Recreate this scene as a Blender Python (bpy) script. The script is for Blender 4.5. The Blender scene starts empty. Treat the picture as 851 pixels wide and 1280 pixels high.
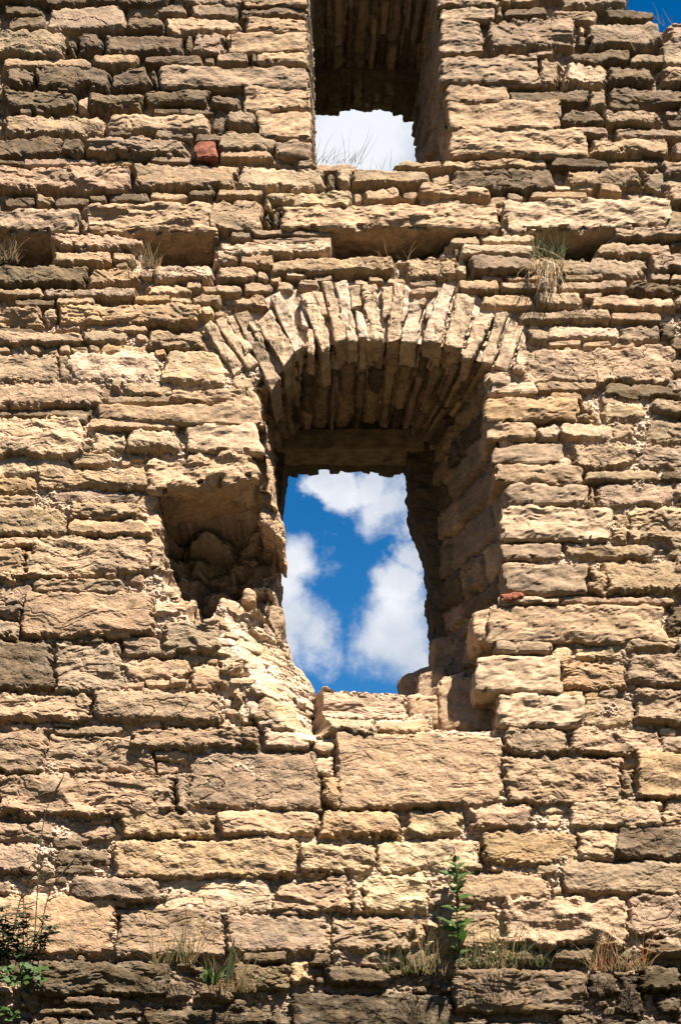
import bpy, math, random
import numpy as np

# ------------------------------------------------------------------ camera model
F = 50.0 / 36.0 * 1280.0
HOR = 1500.0
TH = math.atan((HOR - 640.0) / F)
CT, ST = math.cos(TH), math.sin(TH)
D, EYE, CX = 7.0, 1.6, 425.5
T_FRAME, T_BACK = 1.05, 1.37


def W(px, py, t=0.0):
    """point of the vertical plane y = t seen at a pixel of the photograph -> X, Z"""
    px = np.asarray(px, float); py = np.asarray(py, float)
    dx = (px - CX) / F; dy = (640.0 - py) / F
    s = (t + D) / (CT - dy * ST)
    return s * dx, EYE + s * (ST + dy * CT)


def proj(X, Z, t=0.0):
    X = np.asarray(X, float); Z = np.asarray(Z, float) - EYE
    w = (t + D) * CT + Z * ST
    return CX + F * X / w, 640.0 - F * (Z * CT - (t + D) * ST) / w


def ort(px, py, t):
    """wall-face coordinates of a point standing at depth t"""
    return proj(*W(px, py, t), 0.0)


# ------------------------------------------------------------------ noise
_rng = np.random.RandomState(7)
_perm = _rng.permutation(256).astype(np.int32)
_perm = np.concatenate([_perm, _perm, _perm])
_ang = _rng.rand(256) * 2 * np.pi
_gx, _gy = np.cos(_ang).astype(np.float32), np.sin(_ang).astype(np.float32)
_g3 = _rng.normal(size=(256, 3)).astype(np.float32)
_g3 /= np.linalg.norm(_g3, axis=1)[:, None]


def perlin(x, y, seed=0):
    x = np.asarray(x, np.float32) + seed * 17.37; y = np.asarray(y, np.float32) + seed * 5.91
    x, y = np.broadcast_arrays(x, y)
    xi = np.floor(x).astype(np.int32); yi = np.floor(y).astype(np.int32)
    xf = x - xi; yf = y - yi
    xi &= 255; yi &= 255
    u = xf * xf * xf * (xf * (xf * 6 - 15) + 10); v = yf * yf * yf * (yf * (yf * 6 - 15) + 10)
    def g(ix, iy, fx, fy):
        h = _perm[_perm[ix & 255] + (iy & 255)]
        return _gx[h] * fx + _gy[h] * fy
    a = g(xi, yi, xf, yf); b = g(xi + 1, yi, xf - 1, yf)
    c = g(xi, yi + 1, xf, yf - 1); d = g(xi + 1, yi + 1, xf - 1, yf - 1)
    return 1.5 * ((a + u * (b - a)) * (1 - v) + (c + u * (d - c)) * v)


def fbm(x, y, o=4, seed=0, gain=0.5):
    r = 0; a = 1.0; f = 1.0
    for k in range(o):
        r = r + a * perlin(x * f, y * f, seed + k * 3 + 1); a *= gain; f *= 2.03
    return r


def perlin3(p, seed=0):
    p = np.asarray(p, np.float32) + np.float32(seed * 7.13 + 31.7)
    i = np.floor(p).astype(np.int32); f = p - i; i &= 255
    u = f * f * f * (f * (f * 6 - 15) + 10)
    r = 0
    for a in (0, 1):
        for b in (0, 1):
            for c in (0, 1):
                h = _perm[_perm[_perm[(i[:, 0] + a) & 255] + ((i[:, 1] + b) & 255)] + ((i[:, 2] + c) & 255)]
                g = _g3[h]
                d = g[:, 0] * (f[:, 0] - a) + g[:, 1] * (f[:, 1] - b) + g[:, 2] * (f[:, 2] - c)
                w = (u[:, 0] if a else 1 - u[:, 0]) * (u[:, 1] if b else 1 - u[:, 1]) * (u[:, 2] if c else 1 - u[:, 2])
                r = r + d * w
    return 1.5 * r


def fbm3(p, o=4, seed=0, gain=0.5):
    r = 0; a = 1.0; f = 1.0
    for k in range(o):
        r = r + a * perlin3(p * f, seed + 5 * k); a *= gain; f *= 2.03
    return r


def sstep(a, b, x):
    t = np.clip((x - a) / (b - a), 0, 1)
    return t * t * (3 - 2 * t)


def terr(n, k=4.0, sharp=0.25):
    m = n * k; f = np.floor(m)
    return (f + sstep(0.5 - sharp, 0.5 + sharp, m - f)) / k


def poly_sd(x, y, poly):
    """signed distance to a closed polygon, positive inside"""
    P = np.asarray(poly, float); n = len(P)
    d = np.full(np.broadcast(x, y).shape, 1e9); ins = np.zeros(d.shape, bool)
    for i in range(n):
        ax, ay = P[i]; bx, by = P[(i + 1) % n]
        ex, ey = bx - ax, by - ay
        wx_, wy_ = x - ax, y - ay
        h = np.clip((wx_ * ex + wy_ * ey) / (ex * ex + ey * ey + 1e-9), 0, 1)
        d = np.minimum(d, (wx_ - ex * h) ** 2 + (wy_ - ey * h) ** 2)
        c = (ay > y) != (by > y)
        ins ^= c & (x < (bx - ax) * (y - ay) / (by - ay + 1e-12) + ax)
    d = np.sqrt(d)
    return np.where(ins, d, -d)


# ------------------------------------------------------------------ linking
C = bpy.context.scene.collection


def new_mesh(name, verts, quads, mat, parent=None, cols=None, smooth=False, uv=None):
    verts = np.ascontiguousarray(verts, np.float32).reshape(-1, 3)
    quads = np.ascontiguousarray(quads, np.int32)
    k = quads.shape[1]
    me = bpy.data.meshes.new(name)
    me.vertices.add(len(verts)); me.vertices.foreach_set('co', verts.ravel())
    me.loops.add(quads.size); me.loops.foreach_set('vertex_index', quads.ravel())
    me.polygons.add(len(quads))
    me.polygons.foreach_set('loop_start', np.arange(0, quads.size, k, dtype=np.int32))
    try:
        me.polygons.foreach_set('loop_total', np.full(len(quads), k, np.int32))
    except Exception:
        pass
    me.polygons.foreach_set('use_smooth', np.full(len(quads), smooth, bool))
    me.update(calc_edges=True)
    if cols is not None:
        at = me.color_attributes.new('stone', 'FLOAT_COLOR', 'POINT')
        c4 = np.ones((len(verts), 4), np.float32); c4[:, :3] = np.asarray(cols, np.float32).reshape(-1, 3)
        at.data.foreach_set('color', c4.ravel())
    me.materials.append(mat)
    o = bpy.data.objects.new(name, me); C.objects.link(o)
    if parent is not None:
        o.parent = parent
    return o


def thing(name, label, cat, loc=(0, 0, 0), group=None):
    o = bpy.data.objects.new(name, None); C.objects.link(o); o.location = loc
    o['label'] = label; o['category'] = cat
    o.empty_display_size = 0.2
    if group: o['group'] = group
    return o


# ------------------------------------------------------------------ materials
def stone_mat():
    m = bpy.data.materials.new('limestone'); m.use_nodes = True
    nt = m.node_tree; N = nt.nodes; L = nt.links
    b = N['Principled BSDF']; b.inputs['Roughness'].default_value = 0.92
    b.inputs['Specular IOR Level'].default_value = 0.18
    at = N.new('ShaderNodeAttribute'); at.attribute_name = 'stone'
    tc = N.new('ShaderNodeNewGeometry')
    def noise(sc, det, ro=0.6):
        n = N.new('ShaderNodeTexNoise'); n.inputs['Scale'].default_value = sc
        n.inputs['Detail'].default_value = det; n.inputs['Roughness'].default_value = ro
        L.new(tc.outputs['Position'], n.inputs['Vector']); return n
    n1 = noise(38, 7, 0.68); n2 = noise(170, 3, 0.6)
    r1 = N.new('ShaderNodeMapRange'); r1.inputs['From Min'].default_value = 0.3; r1.inputs['From Max'].default_value = 0.7
    r1.inputs['To Min'].default_value = 0.72; r1.inputs['To Max'].default_value = 1.22
    L.new(n1.outputs['Fac'], r1.inputs['Value'])
    mx = N.new('ShaderNodeVectorMath'); mx.operation = 'SCALE'
    L.new(at.outputs['Color'], mx.inputs[0]); L.new(r1.outputs['Result'], mx.inputs['Scale'])
    # small pits and pale grains of the stone
    r2 = N.new('ShaderNodeMapRange'); r2.inputs['From Min'].default_value = 0.35; r2.inputs['From Max'].default_value = 0.65
    r2.inputs['To Min'].default_value = 0.86; r2.inputs['To Max'].default_value = 1.12
    L.new(n2.outputs['Fac'], r2.inputs['Value'])
    mx2 = N.new('ShaderNodeVectorMath'); mx2.operation = 'SCALE'
    L.new(mx.outputs[0], mx2.inputs[0]); L.new(r2.outputs['Result'], mx2.inputs['Scale'])
    L.new(mx2.outputs[0], b.inputs['Base Color'])
    ad = N.new('ShaderNodeMath'); ad.operation = 'ADD'
    ml = N.new('ShaderNodeMath'); ml.operation = 'MULTIPLY'; ml.inputs[1].default_value = 0.35
    L.new(n2.outputs['Fac'], ml.inputs[0]); L.new(n1.outputs['Fac'], ad.inputs[0]); L.new(ml.outputs[0], ad.inputs[1])
    bp = N.new('ShaderNodeBump'); bp.inputs['Strength'].default_value = 0.55; bp.inputs['Distance'].default_value = 0.010
    L.new(ad.outputs[0], bp.inputs['Height']); L.new(bp.outputs[0], b.inputs['Normal'])
    return m


def simple_mat(name, col, var=0.3, scale=30, rough=0.8, col2=None, trans=0.0):
    m = bpy.data.materials.new(name); m.use_nodes = True
    nt = m.node_tree; N = nt.nodes; L = nt.links; b = N['Principled BSDF']
    b.inputs['Roughness'].default_value = rough; b.inputs['Specular IOR Level'].default_value = 0.25
    g = N.new('ShaderNodeNewGeometry'); n = N.new('ShaderNodeTexNoise')
    n.inputs['Scale'].default_value = scale; n.inputs['Detail'].default_value = 5
    L.new(g.outputs['Position'], n.inputs['Vector'])
    cr = N.new('ShaderNodeValToRGB')
    c2 = col2 or tuple(min(1, c * (1 + var)) for c in col)
    c1 = tuple(c * (1 - var) for c in col)
    cr.color_ramp.elements[0].position = 0.3; cr.color_ramp.elements[1].position = 0.7
    cr.color_ramp.elements[0].color = (*c1, 1); cr.color_ramp.elements[1].color = (*c2, 1)
    L.new(n.outputs['Fac'], cr.inputs['Fac']); L.new(cr.outputs['Color'], b.inputs['Base Color'])
    if trans:
        t = N.new('ShaderNodeBsdfTranslucent'); L.new(cr.outputs['Color'], t.inputs['Color'])
        mx = N.new('ShaderNodeMixShader'); mx.inputs[0].default_value = trans
        L.new(b.outputs[0], mx.inputs[1]); L.new(t.outputs[0], mx.inputs[2])
        L.new(mx.outputs[0], N['Material Output'].inputs['Surface'])
    return m


STONE = stone_mat()
LEAF = simple_mat('leaf_green', (0.036, 0.072, 0.015), 0.4, 60, 0.6, trans=0.35)
LEAF_DARK = simple_mat('leaf_dark_green', (0.016, 0.03, 0.009), 0.35, 60, 0.6, trans=0.25)
GRASS = simple_mat('grass_green', (0.048, 0.062, 0.018), 0.45, 40, 0.7, trans=0.3)
STRAW = simple_mat('dry_straw', (0.20, 0.135, 0.065), 0.45, 50, 0.8, trans=0.25)
PALE = simple_mat('bleached_straw', (0.45, 0.38, 0.28), 0.15, 50, 0.8)
RUST = simple_mat('rust_leaf', (0.21, 0.08, 0.03), 0.4, 60, 0.8, trans=0.25)
BROWN = simple_mat('brown_stem', (0.04, 0.032, 0.018), 0.3, 50, 0.8)
BRICK = simple_mat('red_brick', (0.17, 0.045, 0.02), 0.5, 45, 0.95, (0.23, 0.09, 0.055))
WOOD = simple_mat('weathered_beam', (0.19, 0.135, 0.08), 0.35, 14, 0.9)

TONE_RAW = {'t': (0.48, 0.35, 0.225), 'l': (0.58, 0.445, 0.305), 'g': (0.36, 0.275, 0.19), 'd': (0.165, 0.125, 0.08),
        'o': (0.48, 0.335, 0.19), 'k': (0.082, 0.063, 0.04), 'm': (0.66, 0.53, 0.40)}

TONE = {k: (.60 * v[0], .565 * v[1], .555 * v[2]) for k, v in TONE_RAW.items()}

# ------------------------------------------------------------------ traced stones of the face (pixels of the photograph)
FACE = """
0,-12,60,5 62,-12,155,4 157,-12,232,3 235,-12,298,4 300,-12,381,8 5,5,53,18 8,19,56,37 60,6,157,39,g 157,4,233,19 237,5,298,23
298,8,381,22 157,21,206,40 207,21,302,43 0,38,83,71,g 84,50,93,68 94,38,129,66 130,41,231,68 232,42,242,62 243,40,283,68,g
5,71,113,84 115,67,174,84 180,69,253,82 255,68,268,79 270,66,310,80 312,66,321,79 6,84,45,107,d 46,84,140,114 141,86,188,112
188,88,197,111 72,106,90,116 5,111,97,138 98,119,113,138,l 110,115,180,138 180,111,262,132 264,120,302,134
225,134,268,143 193,134,225,141 25,136,40,143 47,136,57,142 3,142,133,168,g 134,142,263,168 264,143,284,164 280,137,322,160
138,163,165,170 194,163,242,174 243,165,300,178 0,169,77,196,d 77,172,106,195 106,170,234,196 272,166,345,190
30,196,122,206 0,199,30,206 125,198,167,206,o 160,190,185,198 188,194,242,203 275,186,340,199
0,206,165,241,t 168,203,295,237 297,207,408,238,l 408,217,419,239 370,198,393,210 393,203,452,215 440,211,537,231 420,210,440,236
491,198,552,210 552,198,683,210 688,198,760,211 760,199,860,212 537,218,563,233 563,209,693,239 706,209,802,236 803,212,862,240
521,231,612,248 420,239,440,253 441,240,452,253 455,233,501,252 503,240,521,250 610,243,633,258 633,238,655,250 663,238,734,248 749,227,777,242
692,230,713,238,l 714,230,742,238,l 270,235,330,248 331,239,439,262,l 525,246,548,254 549,246,575,254
5,244,42,259 45,244,69,259 70,245,112,259 112,243,133,255 134,239,187,253,d 187,239,235,251 236,234,268,247
98,274,107,289 262,250,330,290 331,262,339,288 340,264,351,287 352,266,361,286
66,292,177,314 65,312,140,330 140,314,170,326 250,287,275,301 286,288,317,299
268,307,300,331,l 317,288,421,296 317,297,421,305 275,302,414,321,l 270,332,321,353 299,317,343,334 337,322,494,343
592,285,614,293 562,294,599,307,l 600,293,667,305,l 567,308,574,320 575,305,669,322,l 567,322,585,342 585,320,674,343,g 503,321,572,347
767,281,860,299,g 745,301,837,318 837,300,858,309 835,272,858,282 697,320,807,348,g 813,315,862,340,g 812,340,838,350 838,342,860,352
633,342,674,350 603,343,627,350 705,344,753,351 572,348,624,365 624,351,690,363,l 697,351,783,364,l 783,352,860,367
600,365,666,385 668,364,728,385,l 730,364,752,373 740,370,842,387 647,387,763,403 762,391,826,403
659,410,685,427,l 684,406,773,424 774,406,824,428,g 685,425,725,432 729,425,763,432 769,426,793,433
651,433,845,479,t 651,488,669,496 670,477,745,490 686,490,727,502 752,479,860,499 750,494,780,506 841,472,858,483
725,503,741,528 742,515,751,530 752,505,804,528,t 812,499,860,520,g 671,530,698,549,l 698,529,767,549 765,531,792,549 806,523,860,555,g
715,556,796,586,t 801,557,860,586,g 695,570,715,585,l 730,588,823,603 825,590,858,602
735,607,743,634 745,604,841,633,g 842,604,860,622 766,642,785,673 786,633,862,672,t 789,667,800,676
706,678,822,698,g 837,678,862,703 735,710,761,743 755,701,862,741,t 702,745,843,754 834,755,862,794
752,790,780,802 783,796,860,812 690,805,717,832 720,806,780,823,t 702,827,782,861 784,817,862,856,g
702,864,728,872 730,864,748,872 749,861,773,872 729,870,792,907 793,860,862,906,g 631,910,708,944 707,908,740,920 712,913,828,946
824,908,845,918,l 832,922,845,937 772,944,800,957 776,959,792,993 631,946,775,1007,t 795,940,864,1000,o 709,939,729,948
0,331,110,358 111,335,175,358,o 0,359,54,371 55,360,170,374 168,366,212,378,o 183,353,240,370 190,331,268,352 233,351,253,362 253,357,290,367
240,368,277,381 212,372,240,380 18,372,68,382 70,372,118,382 0,382,55,407 56,382,72,404,l 73,378,250,407,o 246,383,267,397
70,402,100,411 0,408,42,414 107,404,184,414 0,413,105,431 105,413,160,428 170,415,184,427 184,412,257,437 0,431,12,439 38,431,56,439
55,432,72,440 72,428,88,440 88,432,110,440 111,430,124,439 127,430,187,438 192,435,208,448
0,439,73,480 84,439,198,477,l 74,441,84,478 204,437,281,483,l 0,480,128,510,t 125,481,144,495 141,474,151,488 157,478,215,494 133,494,233,503
0,511,115,520 83,516,110,527 110,524,220,537 0,521,107,572,l 115,538,157,565,l 158,536,223,563,l 88,553,113,564 88,565,137,582
0,568,88,595,l 0,597,43,616,o 45,584,190,612,t 0,618,43,637 63,614,175,627 0,633,83,671 87,627,183,651,t 83,650,187,671 0,672,50,683 50,668,88,678
0,684,33,727 34,670,187,721,t 0,731,42,747 43,723,156,743 157,715,180,730 30,724,55,731 0,748,29,774,g 0,774,26,799 29,740,191,797,t
190,751,234,767,l 204,779,277,815,g 67,797,92,810 95,792,130,805 131,784,165,799 152,795,200,810
0,800,66,864,d 68,802,151,867,g 152,805,220,821 157,822,238,850 227,816,250,829 238,830,290,860 152,851,180,860 181,849,212,858,l 213,847,233,855,l
235,853,266,862 73,862,90,870 92,865,107,875 107,868,117,880 0,866,113,903 117,863,274,904,g
178,900,202,910 206,899,240,908 246,899,268,909 13,903,40,915 45,902,67,915 68,903,90,908 67,907,152,919 0,913,55,967 57,918,193,965,g
164,909,323,937 193,938,234,951 195,952,223,965 0,966,218,1022,t 234,939,402,1011 219,965,235,1013
0,1026,145,1052 25,1018,70,1027 113,1020,140,1029 152,1014,270,1048 0,1053,47,1093 67,1048,103,1060 70,1061,138,1081 142,1049,370,1098,t
70,1081,117,1092 152,1085,170,1097 87,1097,200,1127,g 0,1100,13,1118 204,1094,337,1141 0,1119,142,1193,o 147,1131,280,1197,g 128,1124,158,1134
134,1136,158,1144 282,1143,408,1192,g 343,1101,434,1142 435,1104,455,1143 330,1118,342,1140 455,1092,536,1141 350,1137,373,1144
414,1145,515,1189,g 395,1158,413,1188 302,1189,360,1203 292,1204,362,1238,d 362,1200,388,1230,o 390,1189,412,1206 415,1190,500,1207,g 407,1208,487,1232,d
515,1150,530,1183 531,1148,548,1163 538,1094,563,1105 538,1106,570,1133,l 548,1136,622,1188 404,970,427,1010,o 393,944,418,968,l
272,1012,398,1044 400,1012,500,1046,o 305,1044,337,1053 338,1043,360,1052 332,998,360,1012 420,916,628,1010,t 508,1012,577,1047 585,1007,664,1037
674,1004,710,1015 712,1000,827,1037 829,997,862,1022 602,1039,720,1080,o 722,1034,775,1075 768,1030,862,1074 375,1053,468,1093 470,1049,600,1090
407,1093,434,1104 583,1079,603,1087 704,1076,862,1118,g 670,1081,699,1092 575,1088,685,1126,t 687,1118,705,1128 632,1127,668,1138 627,1122,783,1184,t
785,1115,862,1172,g 626,1168,648,1187,g 647,1168,667,1187 802,1174,862,1198 626,1186,680,1203,d 690,1182,745,1203,d 502,1190,545,1215,d
250,357,290,366 304,352,340,366 291,368,334,388 250,368,277,381 345,350,368,364 358,340,383,347 371,348,399,362 393,343,414,351 321,339,335,350 336,341,353,354
270,355,302,366 250,382,268,397 290,468,316,484 443,349,461,356,l 460,345,480,354 512,357,546,370 573,350,621,366 512,348,545,356 484,346,506,353
331,914,390,938,l 392,926,416,941,l 464,922,500,936 824,403,846,424
630,10,683,23 691,12,747,28 757,13,817,27 699,-12,784,11 625,-14,673,9 607,23,720,65,g 722,42,737,58 724,30,731,41 733,29,827,63 833,25,862,65
660,64,690,70 712,64,787,80 789,66,845,81 674,72,700,108 704,78,760,108,l 757,83,817,108 823,82,862,108 635,111,735,130 735,110,759,136 761,109,862,133
760,124,800,138 702,138,752,160 752,137,824,158 834,147,862,158 724,159,760,172 767,158,862,173 737,172,837,197 840,177,862,197 602,68,606,100 620,8,628,24
"""
LEDGE = """
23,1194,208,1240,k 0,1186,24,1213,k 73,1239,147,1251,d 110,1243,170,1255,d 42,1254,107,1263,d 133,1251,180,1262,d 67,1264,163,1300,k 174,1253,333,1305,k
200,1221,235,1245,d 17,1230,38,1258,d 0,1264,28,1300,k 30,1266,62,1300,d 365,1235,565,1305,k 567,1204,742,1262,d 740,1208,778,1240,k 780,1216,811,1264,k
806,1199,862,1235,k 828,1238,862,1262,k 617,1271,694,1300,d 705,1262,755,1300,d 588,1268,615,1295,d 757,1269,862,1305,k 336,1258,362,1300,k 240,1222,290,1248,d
"""
SILLST = [('391,864,508,904,l', .25), ('320,881,376,912,l', .12), ('354,890,470,922,l', .06), ('472,899,536,921,t', .08)]


def parse(txt, t=0.0):
    out = []
    for w in txt.split():
        p = w.split(',')
        x0, y0, x1, y1 = map(float, p[:4])
        if t:
            a = ort(x0, y0, t); b = ort(x1, y1, t); x0, y0, x1, y1 = a[0], a[1], b[0], b[1]
        out.append((float(x0), float(y0), float(x1), float(y1), p[4] if len(p) > 4 else None))
    return out


rnd = random.Random(11)
L_DEPTH = -0.17
stones = []           # x0 y0 x1 y1 tone protrusion kind
for s in parse(FACE): stones.append((*s, None, 'face'))
for s in parse(LEDGE, L_DEPTH): stones.append((*s, None, 'ledge'))
for w_, t_ in SILLST:
    for s in parse(w_, t_): stones.append((*s, None, 'sill'))


stones = [(-rnd.uniform(4, 60) if a[0] <= 0 else a[0], a[1], a[2] + (rnd.uniform(0, 55) if a[2] >= 855 else 0), *a[3:]) for a in stones]


def courses(x0, x1, y0, y1, hr, wr, kind):
    y = y0
    while y < y1:
        h = rnd.uniform(*hr)
        x = x0 + rnd.uniform(-40, 0)
        while x < x1:
            w = rnd.uniform(*wr)
            if rnd.random() < 0.25: w *= 0.5
            if x + w > x0 - 1 or kind:
                stones.append((x, y + rnd.uniform(0, 2), min(x + w - 2, x1), y + h - rnd.uniform(1, 3), None, None, 'outer'))
            x += w
        y += h


courses(-300, -4, -215, 1290, (20, 42), (50, 150), 1)
courses(864, 1150, 26, 1290, (20, 42), (50, 150), 1)
courses(-300, 1150, 1306, 2070, (45, 90), (90, 260), 1)
courses(-300, 380, -215, -14, (18, 34), (50, 130), 1)
courses(556, 780, -215, -14, (18, 34), (50, 130), 1)
courses(380, 556, -215, -80, (18, 34), (50, 110), 1)

# openings, cavities: everything in wall-face coordinates
LOW_F = [(338, 912, .40), (341, 880, .45), (344, 830, .45), (340, 790, .45), (338, 745, .45), (339, 715, .45), (343, 690, .35), (345, 660, .20),
         (338, 620, .10), (334, 590, .05), (333, 562, .03), (331, 535, .03), (327, 512, .03), (322, 488, .03),
         (340, 462, .06), (366, 440, .06), (400, 428, .06), (440, 420, .06), (480, 418, .06), (520, 420, .06), (556, 427, .06), (585, 440, .06),
         (612, 458, .05), (618, 490, .05), (620, 530, .05), (628, 570, .05), (634, 610, .05), (634, 660, .05), (636, 710, .05), (634, 750, .05), (630, 800, .05),
         (628, 850, .05), (634, 912, .05), (590, 918, .08), (540, 920, .12), (480, 915, .25), (420, 915, .3)]
LOW_B = [(340, 985), (342, 950), (344, 900), (342, 860), (341, 810), (340, 775), (341, 745), (342, 715),
         (343, 690), (344, 665), (345, 640), (345, 615), (345, 595), (346, 572),
         (355, 553), (372, 543), (395, 538), (430, 535), (465, 534), (497, 537), (518, 542), (529, 552),
         (536, 568), (540, 595), (542, 620), (545, 650), (548, 690), (550, 730), (551, 770), (552, 810), (553, 850),
         (555, 890), (557, 950), (540, 985), (510, 992), (470, 992), (400, 990)]
low_hole = [np.array(ort(*p)) for p in [(343, 692, .35), (336, 662, .2), (324, 628, .08), (316, 600, .02), (314, 565, .0), (315, 535, .0), (317, 512, .0), (312, 488, .0)]]
low_hole += [(np.array(ort(x, y, t))) for x, y, t in LOW_F[14:32]]
low_hole += [np.array(p, float) for p in [(632, 908), (590, 911), (541, 912)]]
low_hole += [np.array(ort(*p)) for p in [(540, 905, .1), (512, 880, .2), (506, 868, .3), (450, 865, .3), (391, 862, .32), (385, 851, .38), (367, 835, .42), (357, 815, .45),
                                         (351, 785, .45), (352, 768, .45), (343, 750, .45), (342, 720, .45)]]
UP_F = [(391, 206), (389, 180), (387, 140), (386, 100), (385, 60), (384, 20), (383, -30), (386, -66), (410, -74), (450, -78), (490, -78), (525, -74),
        (546, -62), (549, -25), (551, 20), (553, 60), (556, 100), (559, 140), (566, 175), (568, 205), (520, 208), (450, 214)]
UP_B = [(391, 300), (391, 270), (391, 240), (391, 210), (391, 185), (391, 165), (391, 152), (392, 142), (410, 138), (440, 134), (470, 134), (500, 138),
        (516, 143), (517, 150), (517, 165), (517, 180), (518, 195), (518, 215), (519, 240), (520, 300), (490, 305), (440, 305)]
up_hole = [np.array(p, float) for p in UP_F[:20]] + [np.array(p, float) for p in [(566, 200), (508, 198), (490, 210), (448, 212), (436, 204), (393, 203)]]
CAVITY = [(188, 606), (325, 598), (345, 606), (362, 640), (368, 790), (318, 748), (298, 760), (275, 750), (262, 770), (247, 784), (236, 770), (233, 754), (213, 747), (204, 720), (202, 690), (194, 660), (187, 640)]
PUTLOG = [([(-20, 277), (30, 276), (62, 279), (66, 312), (60, 330), (-20, 331)], .44), ([(177, 276), (210, 274), (250, 275), (268, 285), (268, 312), (262, 331), (176, 331)], .46),
          ([(414, 272), (560, 272), (575, 280), (548, 312), (500, 320), (414, 323)], .44), ([(669, 276), (740, 276), (772, 280), (748, 309), (738, 320), (671, 320)], .46),
          ([(336, 252), (366, 252), (366, 262), (338, 262)], .10)]

# ------------------------------------------------------------------ stamping stones onto a sheet
def stamp(X, Y, st, fields, mortar, kinds=None, jitter=1.0):
    """height above the sheet and albedo of stones laid in mortar; X, Y 1-D"""
    wx, wy, nbed, nrock, nfine, en, nbig, ncr = fields
    H = mortar.copy(); ID = np.full(H.shape, -1, np.int32)
    T = np.zeros(H.shape, np.float32)
    R = random.Random(5)
    for i, (x0, y0, x1, y1, tone, pro, kind) in enumerate(st):
        a, b = np.searchsorted(X, [x0 - 7, x1 + 7]); c, d = np.searchsorted(Y, [y0 - 7, y1 + 7])
        w = max(x1 - x0, 3); h = max(y1 - y0, 3)
        sl = R.uniform(-1, 1); tp = R.uniform(-1, 1); ph = R.random(); pj = R.uniform(-1, 1); tb = R.uniform(-0.3, 1); tl = R.uniform(-1, 1); er = R.uniform(0.6, 1.4); bw = R.choice([.003, .006, .010, .018]); aj = R.uniform(.5, 1.35); nk = R.uniform(.3, 1.25); fa = R.uniform(.25, 1.5); rr = R.uniform(.5, 1.3)
        if b - a < 2 or d - c < 2: continue
        W_ = (slice(c, d), slice(a, b))
        amp = min(3.6, h * 0.12) * jitter * aj
        x = X[None, a:b] + wx[W_] * amp * 1.3; y = Y[c:d, None] + wy[W_] * amp
        cx, cy = (x0 + x1) / 2, (y0 + y1) / 2
        u = (x - cx) / (w / 2); v = (y - cy) / (h / 2)
        y = y - sl * min(2.0, h * 0.07) * u * 1.2
        hw = w / 2 + .7 + tp * min(5.0, w * .06) * v; hh = (h / 2 + .5) * (1 + 0.09 * tl * u)
        r = min(h * 0.46, 9 * rr, w * .42)
        dx = np.abs(x - cx) - (hw - r); dy = np.abs(y - cy) - (hh - r)
        sd = r - (np.minimum(np.maximum(dx, dy), 0) + np.hypot(np.maximum(dx, 0), np.maximum(dy, 0)))
        sd = sd + en[W_] * min(2.2, h * 0.09) * er * jitter
        re = max(2.0, min(h * 0.26, 6.5) * (0.7 + 0.5 * er))
        e = np.clip(sd / re, 0, 1); e = 1 - (1 - e) ** 2.4
        crk = np.exp(-(np.abs(ncr[W_] + .25 * pj) / .022) ** 1.5) * (.004 + .010 * max(0, tl)) * min(1, h / 26)
        small = min(1.0, h / 24.0)
        P = (0.054 + 0.018 * pj) * (0.55 + 0.45 * small) if pro is None else pro
        if kind == 'chink': P *= 0.75
        rough = bw * (terr(nbed[W_] + ph, 2.2, .22) - ph) + 0.0085 * nk * nrock[W_] + 0.010 * fa * (1 - 2.2 * np.abs(nbig[W_])) * min(1, h / 40) + 0.0010 * nfine[W_] - crk
        hgt = mortar[W_] * (1 - e) + (-0.042 + P + 0.007 * tb * np.clip(v, -1, 1) * small + 0.009 * tl * np.clip(u, -1, 1) + rough * (0.35 + 0.65 * small)) * e
        up = (sd > 0) & (hgt > H[W_])
        H[W_] = np.where(up, hgt, H[W_]); ID[W_] = np.where(up, i, ID[W_])
    return H, ID


def make_fields(XX, YY, seed=0):
    wx = perlin(XX / 24, YY / 24, seed + 1) + 0.6 * perlin(XX / 9, YY / 9, seed + 2)
    wy = perlin(XX / 26, YY / 22, seed + 3) + 0.6 * perlin(XX / 10, YY / 9, seed + 4)
    q = perlin(XX / 60, YY / 40, seed + 9) * 10
    nbed = fbm(XX / 60, (YY + q) / 19, 4, seed + 20, .45)
    nrock = fbm(XX / 22, YY / 16, 5, seed + 40, .46)
    nbig = fbm(XX / 75 + wy * .08, YY / 42, 2, seed + 90, .4)
    nfine = perlin(XX / 2.7, YY / 2.3, seed + 60)
    en = fbm(XX / 9, YY / 7, 3, seed + 70, .6)
    ncr = fbm(XX / 70 + wy * .12, YY / 30 + wx * .10, 3, seed + 95, .5)
    return [a.astype(np.float32) for a in (wx, wy, nbed, nrock, nfine, en, nbig, ncr)]


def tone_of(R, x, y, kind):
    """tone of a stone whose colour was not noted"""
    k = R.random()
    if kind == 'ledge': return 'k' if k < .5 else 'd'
    if kind == 'inner': return 't' if k < .42 else ('g' if k < .82 else 'd')  # reveal stones skew darker: shade of the openings put into their tone
    if y < 175: return 'd' if k < .50 + .36 * (x < 260) else ('g' if k < .94 else 't')  # head of the wall: weathered stone, plus vignette darkening put into the tone
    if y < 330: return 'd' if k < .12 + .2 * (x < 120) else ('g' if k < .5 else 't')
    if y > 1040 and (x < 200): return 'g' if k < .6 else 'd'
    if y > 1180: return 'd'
    if x < 140 or x > 780: return 'd' if k < .14 else ('g' if k < .58 else 't')  # side edges: vignette darkening put into the stone tones
    return 't' if k < .55 else ('l' if k < .80 else ('g' if k < .93 else 'o'))


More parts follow.
